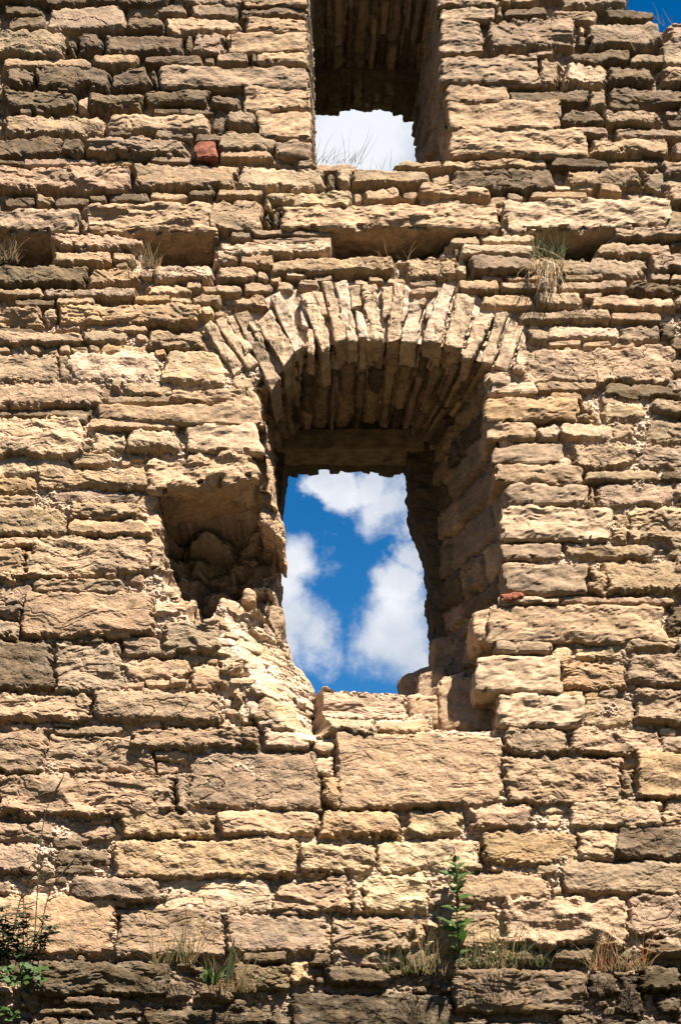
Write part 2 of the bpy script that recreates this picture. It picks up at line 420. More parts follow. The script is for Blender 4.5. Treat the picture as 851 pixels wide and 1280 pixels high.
def colour(XX, YY, ID, st, seed=0, mort=None):
    R = random.Random(3 + seed)
    tab = np.zeros((len(st) + 1, 3), np.float32); lich = np.zeros(len(st) + 1, np.float32)
    for i, s in enumerate(st):
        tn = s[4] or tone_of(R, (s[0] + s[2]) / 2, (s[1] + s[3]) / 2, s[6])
        c = np.array(TONE[tn]) * R.uniform(.86, 1.16) * np.array([1, R.uniform(.97, 1.03), R.uniform(.93, 1.05)])
        tab[i] = c; lich[i] = R.choice([0, 0, 0, .3, .6]) + (.3 if tn == 'o' else 0) + (.25 if tn in 'kd' else 0)
    tab[-1] = TONE['m']
    col = tab[ID]
    if mort is not None: col[ID < 0] = np.asarray(mort)
    m1 = fbm(XX / 38, YY / 22, 4, seed + 101); m2 = fbm(XX / 9, YY / 7, 4, seed + 121)
    col = col * (1 + 0.20 * m1 + 0.16 * m2)[..., None]
    g = sstep(.15, .55, fbm(XX / 30, YY / 20, 4, seed + 141, .6)) * .35          # grey weathering crust
    col = col * (1 - g[..., None]) + g[..., None] * np.array([.155, .124, .09]) * (1 + .3 * m2[..., None])
    g2 = sstep(.05, .55, fbm(XX / 110, YY / 70, 4, seed + 181, .55)) * sstep(-.35, .25, m2) * .55      # dark crust running over several stones
    col = col * (1 - g2[..., None]) + g2[..., None] * np.array([.115, .093, .068])
    lo = sstep(.05, .5, fbm(XX / 22, YY / 14, 5, seed + 161, .65)) * lich[ID]     # ochre lichen
    lo = np.clip(lo, 0, .8)[..., None]
    lum = col.mean(-1, keepdims=True)
    col = col * (1 - lo) + lo * np.array([1.42, .98, .5]) * lum
    return np.clip(col, 0.015, .7)


def grid_quads(nr, nc, mask=None):
    i = np.arange(nr * nc, dtype=np.int32).reshape(nr, nc)
    q = np.stack([i[1:, :-1], i[1:, 1:], i[:-1, 1:], i[:-1, :-1]], -1)
    if mask is not None: q = q[mask]
    return q.reshape(-1, 4)


def compact(verts, quads, cols):
    used = np.zeros(len(verts), bool); used[quads.ravel()] = True
    mp = np.cumsum(used) - 1
    return verts[used], mp[quads].astype(np.int32), cols[used]


# ------------------------------------------------------------------ the wall
wall = thing('ruined_wall', 'tall ruined wall of rough tan limestone blocks with two window openings', 'wall', (0, 0, 0))
wall['kind'] = 'thing'

STEP = 1.0
xs = np.concatenate([np.arange(-300, -14, 4.0), np.arange(-14, 866, STEP), np.arange(866, 1150, 4.0)])
ys = np.concatenate([np.arange(-216, -14, 4.0), np.arange(-14, 1304, STEP), np.arange(1304, 2064, 5.0)])
XX, YY = np.meshgrid(xs.astype(np.float32), ys.astype(np.float32))
fields = make_fields(XX, YY)
mz = fbm(XX / 90, YY / 70, 3, 201)
deep = 0.034 * (1 - sstep(330, 470, YY)) + 0.018 * sstep(1180, 1210, YY)
mortar = -0.028 - deep - (0.018 + .012 * sstep(400, 480, YY)) * mz + 0.013 * fbm(XX / 8, YY / 6, 4, 221, .6) + 0.008 * fields[3]
mortar = mortar.astype(np.float32)

# chinking: small stones wedged into what is left between the traced ones
cover = np.zeros(XX.shape, bool)
for s in stones:
    a, b = np.searchsorted(xs, [s[0] - 1, s[2] + 1]); c, d = np.searchsorted(ys, [s[1] - 1, s[3] + 1]); cover[c:d, a:b] = True
QUOIN = {
    'low': """608,465,636,480,l 609,477,668,491 609,494,722,525,o 606,527,668,550 614,552,703,580,g 617,579,728,603 632,605,733,631 623,632,763,676,l 625,678,701,700,g 628,703,735,742,g
 625,745,700,754 610,754,832,803,t 620,801,690,815 594,819,700,865,l 623,868,728,908,l
 213,484,327,512,t 121,504,332,526,t 232,528,322,564,l 190,566,322,611,t""",
    'up': """308,22,385,39 286,41,385,65,l 323,65,384,78 200,81,384,110,g 305,107,386,136,l 322,138,387,172,l 342,174,389,196
 548,9,620,24 550,26,602,66,g 550,68,672,106,g 557,106,633,126,l 559,126,699,160,l 563,158,733,196,l 548,-20,622,7 300,-14,383,6 300,-60,384,-36 300,-34,383,-16 549,-60,640,-40 549,-38,600,-22"""}
quoins = [(k, q) for k in QUOIN for q in parse(QUOIN[k])]
SLABS = [[(-30, 261), (99, 261), (97, 289), (-30, 288)], [(106, 254), (263, 252), (274, 292), (107, 290)], [(353, 257), (623, 252), (621, 286), (356, 285)], [(627, 250), (847, 244), (838, 282), (628, 289)]]
for k, s in quoins + [(0, (c[0][0], c[0][1], c[1][0], c[2][1])) for c in SLABS]:
    a, b = np.searchsorted(xs, [s[0] - 1, s[2] + 1]); c, d = np.searchsorted(ys, [s[1] - 1, s[3] + 1]); cover[c:d, a:b] = True
for P in (low_hole, up_hole, CAVITY) + tuple(p for p, _ in PUTLOG):
    P = np.array(P); x0, y0 = P.min(0); x1, y1 = P.max(0)
    a, b = np.searchsorted(xs, [x0, x1]); c, d = np.searchsorted(ys, [y0, y1])
    cover[c:d, a:b] |= poly_sd(XX[c:d, a:b], YY[c:d, a:b], P) > -3
# the arch keeps its own voussoirs
ARCH = [(250, 405), (293, 386), (336, 362), (400, 346), (450, 346), (510, 350), (570, 350), (620, 385), (662, 405), (655, 460), (612, 470), (575, 440), (480, 422), (400, 440), (345, 486), (290, 470)]
a, b = np.searchsorted(xs, [240, 670]); c, d = np.searchsorted(ys, [340, 490])
cover[c:d, a:b] |= poly_sd(XX[c:d, a:b], YY[c:d, a:b], ARCH) > 2
for _ in range(9000):
    big = rnd.random() < .3
    w = rnd.uniform(9, 30 if big else 17); h = rnd.uniform(5, 13 if big else 8); x = rnd.uniform(-10, 850); y = rnd.uniform(-5, 1290)
    a, b = np.searchsorted(xs, [x, x + w]); c, d = np.searchsorted(ys, [y, y + h])
    if b > a and d > c and cover[c:d, a:b].mean() < .12:
        cover[c:d, a:b] = True
        stones.append((x - 1, y - 1, x + w + 1, y + h + 1, None, None, 'chink'))
# broken core showing beside and under the big window
for _ in range(230):
    w = rnd.uniform(10, 34); h = rnd.uniform(8, 22); x = rnd.uniform(215, 395); y = rnd.uniform(745, 912)
    lim = np.interp(y, [745, 800, 850, 905], [255, 285, 300, 330])
    if x > lim - 20: stones.append((x, y, x + w, y + h, rnd.choice('lmmlm'), rnd.uniform(.03, .062), 'core'))

H, ID = stamp(xs, ys, stones, fields, mortar)

# base depth of the sheet: ledge, cavity, broken core, beam holes
base = np.zeros(XX.shape, np.float32)
led = np.zeros(XX.shape, bool)
lx = np.interp(xs, [-300, 0, 20, 24, 205, 212, 236, 240, 355, 366, 560, 568, 740, 800, 1150],
               [1195, 1193, 1193, 1199, 1199, 1232, 1232, 1252, 1252, 1238, 1236, 1208, 1208, 1206, 1204])
lb = sstep(0, 5, YY - lx[None, :] + 1.5 * fields[5])
base += L_DEPTH * lb
xl = np.interp(ys, [735, 765, 800, 850, 880, 905, 925], [300, 268, 285, 318, 338, 350, 370])
e1 = [ort(345, 745, .45), ort(352, 780, .45), ort(362, 825, .43), ort(388, 863, .34), ort(395, 900, .2)]
xr = np.interp(ys, [p[1] for p in e1], [p[0] + 2 for p in e1])
ramp = np.clip((XX - xl[:, None]) / np.maximum(xr - xl, 8)[:, None], 0, 1.15)
win = sstep(738, 760, YY) * (1 - sstep(890, 926, YY)) * (1 - sstep(388, 418, XX))
base += .44 * ramp ** 1.25 * win * (1 + .16 * terr(fields[3] * .8, 3, .2))
sl = (1 - sstep(868, 912, YY)) * sstep(815, 820, YY) * sstep(360, 384, XX) * (1 - sstep(512, 545, XX))
base = np.maximum(base, .27 * sl)


def pit(P, dep, soft):
    global base
    P = np.array(P); x0, y0 = P.min(0) - 20; x1, y1 = P.max(0) + 20
    a, b = np.searchsorted(xs, [x0, x1]); c, d = np.searchsorted(ys, [y0, y1]); Wn = (slice(c, d), slice(a, b))
    sd = poly_sd(XX[Wn] + fields[0][Wn] * 2.5, YY[Wn] + fields[1][Wn] * 2.5 + fields[5][Wn] * 1.5, P)
    k = sstep(-1, soft, sd)
    dd = dep * k * (1 + .30 * (1 - 2 * np.abs(fields[6][Wn])) + .10 * fields[3][Wn] + .12 * terr(fields[2][Wn], 3))
    base[Wn] = np.maximum(base[Wn], dd)
    H[Wn] = H[Wn] * (1 - .6 * k)


pit(CAVITY, .60, 7)
for P, dep in PUTLOG: pit(P, dep, 9)

# holes of the windows and the broken top edge
sdh = np.full(XX.shape, -99.0, np.float32)
for P in (low_hole, up_hole):
    P = np.array(P); x0, y0 = P.min(0) - 25; x1, y1 = P.max(0) + 25
    a, b = np.searchsorted(xs, [x0, x1]); c, d = np.searchsorted(ys, [y0, y1]); Wn = (slice(c, d), slice(a, b))
    sdh[Wn] = np.maximum(sdh[Wn], poly_sd(XX[Wn] + fields[0][Wn] * 1.2, YY[Wn] + fields[1][Wn] * 1.2, P) + fields[5][Wn] * 1.5)
top = np.interp(xs, [-300, -100, 0, 200, 380, 600, 700, 783, 786, 817, 819, 831, 834, 862, 900, 1150], [-190, -205, -195, -208, -200, -206, -180, -150, 12, 13, 29, 29, 26, 26, 22, 35])
sdt = top[None, :] - YY + fields[5] * 1.5
fold = sstep(0, 6, sdh) * .30 + sstep(0, 3, sdt) * .9
y_ = base + fold - H
wx_, wz_ = W(XX, YY, 0.0)
verts = np.stack([wx_, y_, wz_], -1).reshape(-1, 3)
MORT = np.array(TONE['m'])
cols = colour(XX, YY, ID, stones, 0)
# mortar at foot and head: soil and grey crust, with vignette put into the colour
grime_vignette = sstep(1175, 1215, YY) * .55 + (1 - sstep(120, 330, YY)) * .42
gm = (ID < 0) * np.clip(grime_vignette * 1.1, 0, .7)
cols = cols * (1 - gm[..., None]) + gm[..., None] * np.array([.115, .09, .06])
keep = (sdh[:-1, :-1] < 6.4) & (sdt[:-1, :-1] < 3.4)
ledge_ids = np.array([s[6] == 'ledge' for s in stones] + [False])
isl = (lb > .02)
isl[YY > 1310] = True
foot = isl[:-1, :-1]
for nm, mk in (('masonry_face', keep & ~foot), ('plinth', keep & foot)):
    v, q, cc = compact(verts, grid_quads(len(ys), len(xs), mk), cols.reshape(-1, 3))
    o = new_mesh(nm, v, q, STONE, wall, cc)
    if nm == 'plinth': o['label'] = 'dark soil-stained projecting foot of the wall with a plant-grown ledge'

# ------------------------------------------------------------------ rounded blocks: quoins, voussoirs, slabs
def block_geo(c4, t0, t1, seed, r=0.022, amp=0.012, res=0.011, tone='t', bed=True, tref=None):
    """c4: four photo pixels (tl tr br bl) at depth t0; a worn block running back to t1"""
    P = [np.array(W(x, y, t0 if tref is None else tref)) for x, y in c4]
    w = (np.linalg.norm(P[1] - P[0]) + np.linalg.norm(P[2] - P[3])) / 2
    h = (np.linalg.norm(P[3] - P[0]) + np.linalg.norm(P[2] - P[1])) / 2
    L = t1 - t0
    half = np.array([w / 2, L / 2, h / 2]); r = min(r, w * .3, h * .3)
    n = [max(4, int(round(2 * k / res))) for k in half]; n[1] = max(4, int(n[1] * .7))
    V = []; Q = []; off = 0
    for ax in range(3):
        for sg in (-1, 1):
            u, v = [k for k in range(3) if k != ax]
            gu, gv = np.meshgrid(np.linspace(-1, 1, n[u] + 1), np.linspace(-1, 1, n[v] + 1), indexing='ij')
            p = np.zeros((n[u] + 1, n[v] + 1, 3)); p[..., u] = gu; p[..., v] = gv; p[..., ax] = sg
            V.append(p.reshape(-1, 3)); q = grid_quads(n[u] + 1, n[v] + 1) + off
            if (sg > 0) == (ax != 1): q = q[:, ::-1]
            Q.append(q); off += (n[u] + 1) * (n[v] + 1)
    V = np.concatenate(V); Q = np.concatenate(Q)
    p = V * half; inner = np.clip(p, -(half - r), half - r); dlt = p - inner
    nl = np.linalg.norm(dlt, axis=1, keepdims=True); nrm = dlt / np.maximum(nl, 1e-6)
    p = inner + nrm * r
    a = (p[:, 0] / half[0] + 1) / 2; b = (1 - p[:, 2] / half[2]) / 2
    xz = ((1 - a) * (1 - b))[:, None] * P[0] + (a * (1 - b))[:, None] * P[1] + (a * b)[:, None] * P[2] + ((1 - a) * b)[:, None] * P[3]
    pos = np.stack([xz[:, 0], t0 + (p[:, 1] / half[1] + 1) / 2 * L, xz[:, 1]], 1)
    s = np.array([1, 1, 1.0])
    q3 = pos + seed * 3.31
    big = fbm3(q3 / np.array([.36, .36, .22]), 2, 3, .3)
    bedn = fbm3(q3 / np.array([.27, .27, .085]), 4, 11, .45) if bed else fbm3(q3 / np.array([.05, .15, .15]), 3, 11)
    fine = fbm3(q3 / np.array([.10, .12, .07]), 5, 17, .5)
    crk = np.exp(-(np.abs(fbm3(q3 / np.array([.30, .30, .13]), 3, 61, .5) + .1) / .025) ** 1.5)
    bk = (seed * .731) % 1
    edge = sstep(.15, .6, fbm3(q3 / .06, 3, 53)) * sstep(1.05, 1.35, np.abs(nrm).sum(1))       # knocked-off arrises
    d = amp * (1.3 * (.55 - 1.8 * np.abs(big)) + (.3 + .9 * bk) * (terr(bedn + bk, 2.2, .2) - bk) + .75 * fine - 1.6 * edge - .6 * crk * bk)
    pos = pos + nrm * d[:, None]
    wv = np.stack([perlin3(q3 / .11, 71), 0 * d, perlin3(q3 / .10, 73)], 1) + .5 * np.stack([perlin3(q3 / .045, 75), 0 * d, perlin3(q3 / .045, 77)], 1)
    pos = pos + wv * min(.012, .09 * min(w, h))
    rr = random.Random(int(seed * 97))
    c = np.array(TONE[tone]) * rr.uniform(.88, 1.12)
    m = fbm3(q3 / .09, 4, 23, .6)
    g = sstep(.1, .6, fbm3(q3 / .13, 4, 29, .6)) * .4
    cc = c * (1 + .24 * m)[:, None]
    cc = cc * (1 - g[:, None]) + g[:, None] * np.array([.155, .124, .09])
    lo = np.clip(sstep(.1, .6, fbm3(q3 / .08, 4, 37, .6)) * (.7 if tone == 'o' else .2), 0, 1)[:, None]
    cc = cc * (1 - lo) + lo * np.array([1.42, .98, .5]) * cc.mean(1, keepdims=True)
    return pos, Q, np.clip(cc, .02, .85)


def block(name, parent, *a, **k):
    v, q, c = block_geo(*a, **k)
    return new_mesh(name, v, q, STONE, parent, c)


def box4(x0, y0, x1, y1, R=None, j=1.5):
    R = R or random
    f = lambda: R.uniform(-j, j)
    return [(x0 + f(), y0 + f()), (x1 + f(), y0 + f()), (x1 + f(), y1 + f()), (x0 + f(), y1 + f())]


# ------------------------------------------------------------------ reveals of the openings (swept sheets of masonry)
PX = 0.0043


def sweep(name, front, back, tback, parent, zones, tone_shift, seed, closed=False):
    fx = []; bx = []
    for (f, bk) in zip(front, back):
        t = f[2] if len(f) > 2 else .05
        X, Z = W(f[0], f[1], t if t > .12 else 0); fx.append((X, t, Z))
        X, Z = W(bk[0], bk[1], tback); bx.append((X, tback, Z))
    fx = np.array(fx, float); bx = np.array(bx, float)
    mid = (fx + bx) / 2
    seg = np.linalg.norm(np.diff(mid, axis=0), axis=1); cs = np.concatenate([[0], np.cumsum(seg)])
    S = np.arange(0, cs[-1], .007)
    Fp = np.stack([np.interp(S, cs, fx[:, k]) for k in range(3)], 1); Bp = np.stack([np.interp(S, cs, bx[:, k]) for k in range(3)], 1)
    T = np.linspace(0, 1, 130)
    P = Fp[:, None] * (1 - T)[None, :, None] + Bp[:, None] * T[None, :, None]
    ds = np.gradient(P, axis=0); dt = np.gradient(P, axis=1)
    nrm = np.cross(ds, dt); nrm /= np.linalg.norm(nrm, axis=-1, keepdims=True) + 1e-9
    cen = P.reshape(-1, 3).mean(0)
    if ((cen - P) * nrm).sum(-1).mean() < 0: nrm = -nrm
    X1 = T * tback / PX; Y1 = S / PX
    R = random.Random(seed); st = []
    y = 0.0
    while y < Y1[-1]:
        i = int(np.argmin(np.abs(S / PX - y))); f = S[i]
        zi = np.interp(f, cs, np.arange(len(cs)))
        soff = zones[0] <= zi <= zones[1]
        h = R.uniform(12, 26) if soff else R.uniform(24, 60)
        x = R.uniform(-60, 0)
        while x < X1[-1]:
            w = R.uniform(40, 120) if soff else R.uniform(50, 170)
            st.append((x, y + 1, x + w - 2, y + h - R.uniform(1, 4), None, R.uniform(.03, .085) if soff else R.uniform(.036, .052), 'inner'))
            x += w
        y += h
    A, B = np.meshgrid(X1.astype(np.float32), Y1.astype(np.float32))
    fl = make_fields(A, B, seed)
    mo = (-.036 + .016 * fbm(A / 9, B / 8, 4, seed + 7)).astype(np.float32)
    Hh, I = stamp(X1, Y1, st, fl, mo)
    P = P + nrm * Hh[..., None]
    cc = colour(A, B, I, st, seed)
    o = new_mesh(name, P.reshape(-1, 3), grid_quads(len(S), len(T)), STONE, parent, cc.reshape(-1, 3))
    return o


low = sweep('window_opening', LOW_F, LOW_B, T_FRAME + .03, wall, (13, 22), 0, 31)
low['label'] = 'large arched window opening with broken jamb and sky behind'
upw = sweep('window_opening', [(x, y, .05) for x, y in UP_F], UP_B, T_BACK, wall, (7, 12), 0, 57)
upw['label'] = 'smaller square-headed window opening near the top of the wall'

Rb = random.Random(21)
QN = {'low': low, 'up': upw}
for i, (k, s) in enumerate(quoins):
    x0, y0, x1, y1, tn = s
    dep = Rb.uniform(.32, .5)
    if k == 'up': tn = {'l': 't'}.get(tn, tn or Rb.choice('gdgt'))
    tn = tn or Rb.choice('ttlg')
    c4 = box4(x0, y0, x1, y1, Rb, min(2.6, (y1 - y0) * .1))
    if (x0, y0) == (190, 566): c4 = [(182, 574), (306, 560), (328, 598), (186, 613)]; dep = .44
    if (x0, y0) == (213, 484): c4 = [(214, 490), (314, 483), (329, 513), (212, 498)]
    if (x0, y0) == (121, 504): c4 = [(121, 506), (322, 503), (334, 532), (120, 524)]
    if (x0, y0) == (232, 528): c4 = [(232, 529), (318, 527), (330, 566), (232, 563)]
    big_ = (x0, y0) == (190, 566)
    block('quoin', QN[k], c4, -.018 + Rb.uniform(-.008, .008), dep, 3 + i * 1.7, r=.045 if big_ else .022, amp=.026 if big_ else .012, tone=tn)
for i, c4 in enumerate(SLABS):
    block('slab', wall, c4, -.022 + .01 * (i % 2), .52, 200 + i * 2.3, r=.03, amp=.017, res=.010, tone='gttl'[i])
for i, (a, b, c, d) in enumerate([(186, 634, 204, 652), (190, 652, 206, 668), (193, 667, 210, 692), (200, 690, 214, 712), (204, 711, 222, 732), (210, 731, 232, 752), (230, 752, 250, 776), (186, 612, 200, 634)]):
    block('rubble_stone', low, box4(a - 13, b, c - 7, d + 1, Rb, 2.5), .0 + Rb.uniform(0, .03), .22 + Rb.uniform(0, .3), 230 + i * 1.7, r=.02, amp=.016, tone='tltgtltt'[i])
# flank stones of the broken side below the big overhanging block, and the mass at the foot of the far side
for c4, t0, t1, tn in [([(318, 566), (338, 572), (346, 640), (322, 622)], .10, .55, 't'), ([(322, 606), (348, 636), (355, 676), (326, 652)], .14, .70, 't'),
                       ([(318, 650), (350, 676), (346, 704), (322, 704)], .66, 1.04, 'g'), ([(318, 705), (346, 705), (345, 735), (318, 745)], .56, .95, 'g'),
                       ([(322, 752), (355, 758), (352, 800), (318, 790)], .50, .95, 'g'), ([(336, 790), (358, 805), (368, 840), (336, 850)], .50, .9, 'l'),
                       ([(355, 832), (378, 838), (392, 866), (350, 880)], .45, .85, 'l'), 
                       ([(276, 747), (302, 752), (305, 776), (272, 772)], .12, .4, 'l'), ([(306, 735), (318, 738), (318, 752), (302, 750)], .2, .45, 't'),
                       ([(546, 850), (634, 838), (634, 915), (546, 912)], .24, .75, 't'), ([(588, 768), (614, 760), (622, 803), (596, 803)], .02, .40, 't'),
                       ([(538, 800), (600, 785), (606, 855), (542, 862)], .72, 1.06, 't'), ([(500, 846), (545, 826), (552, 875), (498, 878)], .75, 1.2, 'g'),
                       ([(522, 842), (556, 830), (560, 876), (520, 878)], .55, .95, 'g'), ([(509, 868), (526, 868), (528, 884), (508, 884)], .32, .5, 'l'),
                       ([(512, 872), (548, 866), (552, 908), (510, 906)], .25, .5, 't'), ([(552, 846), (584, 838), (590, 878), (548, 882)], .42, .8, 'l')]:
    block('rubble_stone', low, c4, t0, t1, Rb.uniform(0, 50), r=.022, amp=.011, tone=tn)

# ------------------------------------------------------------------ arch of slabs on edge
V4 = """255,407 264,402 303,459 293,470|267,398 278,394 320,452 311,463|284,396 291,393 315,437 308,442|293,392 309,388 350,476 340,487|320,402 336,389 369,440 355,456
336,370 351,364 382,430 368,440|373,384 384,383 388,409 377,407|383,412 394,413 393,443 384,441|373,366 398,362 412,436 402,441|403,353 414,350 435,425 419,427
418,351 434,351 447,427 436,427|438,358 450,357 452,383 440,384|445,390 455,392 458,424 448,424|451,357 468,356 481,424 458,425|477,359 492,356 489,392 480,397
493,356 507,355 499,426 483,429|511,380 532,372 519,429 499,429|552,354 569,354 546,427 527,428|569,366 592,370 576,436 555,434|595,390 616,391 590,449 576,446
618,393 634,391 614,454 601,451|637,405 656,407 634,461 618,457|514,372 532,371 530,380 514,380|535,378 545,372 538,396 530,400|394,366 402,364 409,392 402,392
649,430 660,431 652,462 640,461|310,400 320,398 332,425 326,432|423,392 432,388 440,410 432,412|545,400 556,398 552,428 542,428"""
arch = None
lst = [v for ln in V4.split('\n') for v in ln.split('|')]
for i, v in enumerate(lst):
    c4 = [(float(p.split(',')[0]) + Rb.uniform(-1.6, 1.6), float(p.split(',')[1]) + Rb.uniform(-2.5, 2.5)) for p in v.split()]
    tn = {13: 'l', 3: 'g'}.get(i, Rb.choice('llmlm'))
    pos, q, cc = block_geo(c4, -.02 + Rb.uniform(-.02, .02), Rb.uniform(.14, .46), 60 + i * 1.9, r=Rb.uniform(.005, .010), amp=Rb.uniform(.007, .0115), res=.007, tone=tn, bed=False)
    if arch is None:
        # mortar bed of the arch, a thin sheet behind the slabs' faces
        n = 60
        ts = np.linspace(0, 1, n); us = np.linspace(0, 1, 14)
        inn = np.stack([np.interp(ts, [0, .12, .25, .4, .6, .75, .88, 1], [300, 350, 380, 420, 500, 560, 600, 640]), np.interp(ts, [0, .12, .25, .4, .6, .75, .88, 1], [468, 462, 436, 425, 424, 430, 448, 464])], 1)
        out = np.stack([np.interp(ts, [0, .12, .25, .4, .6, .75, .88, 1], [252, 300, 345, 410, 510, 590, 630, 662]), np.interp(ts, [0, .12, .25, .4, .6, .75, .88, 1], [410, 384, 362, 348, 350, 362, 388, 410])], 1)
        gp = inn[:, None] * (1 - us)[None, :, None] + out[:, None] * us[None, :, None]
        X, Z = W(gp[..., 0], gp[..., 1], 0)
        yy = .035 + .012 * fbm(gp[..., 0] / 9, gp[..., 1] / 9, 3, 5)
        arch = new_mesh('arch', np.stack([X, yy, Z], -1).reshape(-1, 3), grid_quads(n, 14), STONE, wall, np.tile(MORT, (n * 14, 1)))
        arch['label'] = 'pale relieving arch of stone slabs set on edge over the big window'
    new_mesh('voussoir', pos, q, STONE, arch, cc)

# ------------------------------------------------------------------ inner frame, beam and rear slabs
E_LOW = [(346, 960), (346, 860), (345, 800), (344, 760), (346, 710), (349, 665), (352, 637), (356, 600), (358, 578), (400, 574), (450, 574), (507, 576),
         (510, 600), (511, 640), (514, 655), (520, 668), (527, 685), (532, 702), (533, 722), (537, 745), (532, 756), (537, 775), (539, 800), (541, 830), (546, 870), (552, 960)]
O_LOW = [(270, 990), (270, 880), (270, 800), (270, 760), (270, 700), (270, 650), (270, 600), (270, 540), (280, 470), (380, 450), (470, 450), (560, 470),
         (640, 540), (640, 600), (640, 640), (640, 660), (640, 680), (640, 700), (640, 720), (640, 740), (640, 760), (640, 780), (640, 800), (640, 840), (640, 880), (640, 990)]


def frame(name, E, O, tf, tb, te, parent, tone, seed):
    def res(P, n):
        P = np.array(P, float); i = np.linspace(0, len(P) - 1, n)
        return np.stack([np.interp(i, np.arange(len(P)), P[:, k]) for k in (0, 1)], 1)
    n = 420
    e = res(E, n); o = res(O, n)
    ew = np.stack(W(e[:, 0], e[:, 1], te), 1); ow = np.stack(W(o[:, 0], o[:, 1], te), 1)
    path = []
    for k in np.linspace(0, 1, 26)[:-1]: path.append((ow * (1 - k) + ew * k, tf))
    for k in np.linspace(0, 1, 26): path.append((ew, tf + (tb - tf) * k))
    for k in np.linspace(0, 1, 26)[1:]: path.append((ew * (1 - k) + ow * k, tb))
    P = np.stack([np.concatenate([p[:, :1], np.full((n, 1), t), p[:, 1:]], 1) for p, t in path], 1)
    ds = np.gradient(P, axis=0); dt = np.gradient(P, axis=1); nr = np.cross(ds, dt); nr /= np.linalg.norm(nr, axis=-1, keepdims=True) + 1e-9
    fl = P.reshape(-1, 3)
    d = .014 * fbm3(fl / .09, 4, seed, .55) + .012 * terr(fbm3(fl / np.array([.2, .2, .07]), 3, seed + 3), 3, .2)
    P = P + nr * d.reshape(P.shape[:2])[..., None]
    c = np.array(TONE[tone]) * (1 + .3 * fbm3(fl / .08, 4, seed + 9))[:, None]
    return new_mesh(name, P.reshape(-1, 3), grid_quads(n, len(path)), STONE, parent, np.clip(c, .02, .8))


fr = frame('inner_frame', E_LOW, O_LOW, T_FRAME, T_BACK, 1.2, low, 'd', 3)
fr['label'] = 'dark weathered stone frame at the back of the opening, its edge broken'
# beam over the inner opening
def beam(c4, t0, t1):
    v, q, c = block_geo(c4, t0, t1, 5.5, r=.012, amp=.004, tone='t', bed=True)
    return new_mesh('lintel', v, q, WOOD, low)
bx0 = [(335, 535), (530, 534), (530, 562), (335, 562)]
beam(bx0, T_FRAME - .03, 1.25)
teeth = [(352, 372, 598), (371, 385, 595), (384, 398, 594), (397, 412, 589), (411, 424, 591), (423, 437, 589), (436, 450, 588), (449, 462, 592), (461, 474, 590), (473, 490, 594), (489, 503, 592), (502, 516, 595)]
for i, (a, b, y) in enumerate(teeth):
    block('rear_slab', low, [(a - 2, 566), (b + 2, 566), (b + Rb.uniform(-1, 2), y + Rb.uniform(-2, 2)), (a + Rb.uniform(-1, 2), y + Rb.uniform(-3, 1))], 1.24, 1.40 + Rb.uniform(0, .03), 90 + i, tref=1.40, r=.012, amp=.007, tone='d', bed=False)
teeth = [(384, 396, 144), (395, 409, 143), (409, 423, 142), (423, 437, 137), (437, 456, 136), (455, 464, 138), (463, 478, 139), (478, 491, 141), (491, 507, 144), (506, 520, 150)]
for i, (a, b, y) in enumerate(teeth):
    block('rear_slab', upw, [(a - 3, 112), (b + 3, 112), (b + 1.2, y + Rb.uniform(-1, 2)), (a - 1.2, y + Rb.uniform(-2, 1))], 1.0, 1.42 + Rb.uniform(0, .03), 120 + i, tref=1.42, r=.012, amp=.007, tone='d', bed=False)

# the back of the wall: plain rubble sheet with the same openings
bxs = np.arange(-320, 1170, 7.0); bys = np.arange(-330, 2100, 8.0)
BX, BZ = np.meshgrid(bxs, bys)
gx, gz = W(BX, BZ, 0)
u_, v_ = BX, BZ
eh = [np.array(ort(x, y, 1.2)) for x, y in E_LOW]; uh = [np.array(ort(x, y, T_BACK)) for x, y in UP_B]
inh = np.maximum(poly_sd(BX, BZ, eh), poly_sd(BX, BZ, uh))
tp = np.interp(bxs, xs, top)
ok = (inh < -6) & (BZ > tp[None, :] - 2) & (BZ < 2062)
kk = ok[:-1, :-1] & ok[1:, 1:] & ok[:-1, 1:] & ok[1:, :-1]
hb = .03 * fbm(BX / 50, BZ / 25, 4, 301)
v, q, cc = compact(np.stack([gx, T_BACK + .03 + hb, gz], -1).reshape(-1, 3), grid_quads(len(bys), len(bxs), kk)[:, ::-1], np.tile(np.array(TONE['t']), (BX.size, 1)))
new_mesh('rear_face', v, q, STONE, wall, cc)

# brick fragments
def brick(c4, t0, t1, seed):
    v, q, c = block_geo(c4, t0, t1, seed, r=.01, amp=.008, res=.006, bed=False)
    return new_mesh('brick_fragment', v, q, BRICK, wall)
brick([(245, 178), (268, 177), (270, 196), (244, 197)], -.03, .1, 4.4)['label'] = 'broken red brick bedded in the upper masonry'
brick([(624, 743), (652, 739), (655, 746), (628, 751)], -.035, .12, 7.4)['label'] = 'thin red brick sliver at the edge of the big window'

# ------------------------------------------------------------------ ground
def flat(name, mat, x0, x1, y0, y1, nx, ny, f):
    gx, gy = np.meshgrid(np.linspace(x0, x1, nx), np.linspace(y0, y1, ny))
    z = f(gx, gy)
    o = new_mesh(name, np.stack([gx, gy, z], -1).reshape(-1, 3), grid_quads(ny, nx)[:, ::-1], mat)
    o['kind'] = 'structure'; return o
GROUND = simple_mat('meadow', (0.022, 0.025, 0.010), .35, 1.5, .95, (0.04, 0.036, 0.016))
flat('ground', GROUND, -400, 400, -400, 400, 201, 401, lambda x, y: -.02 + 15 * sstep(11, 46, -y) + 9 * sstep(9, 40, y) + .6 * perlin(x / 17, y / 13, 4) * sstep(9, 25, np.abs(y)))  # banks before and behind the wall are added, unseen, to block low sky light

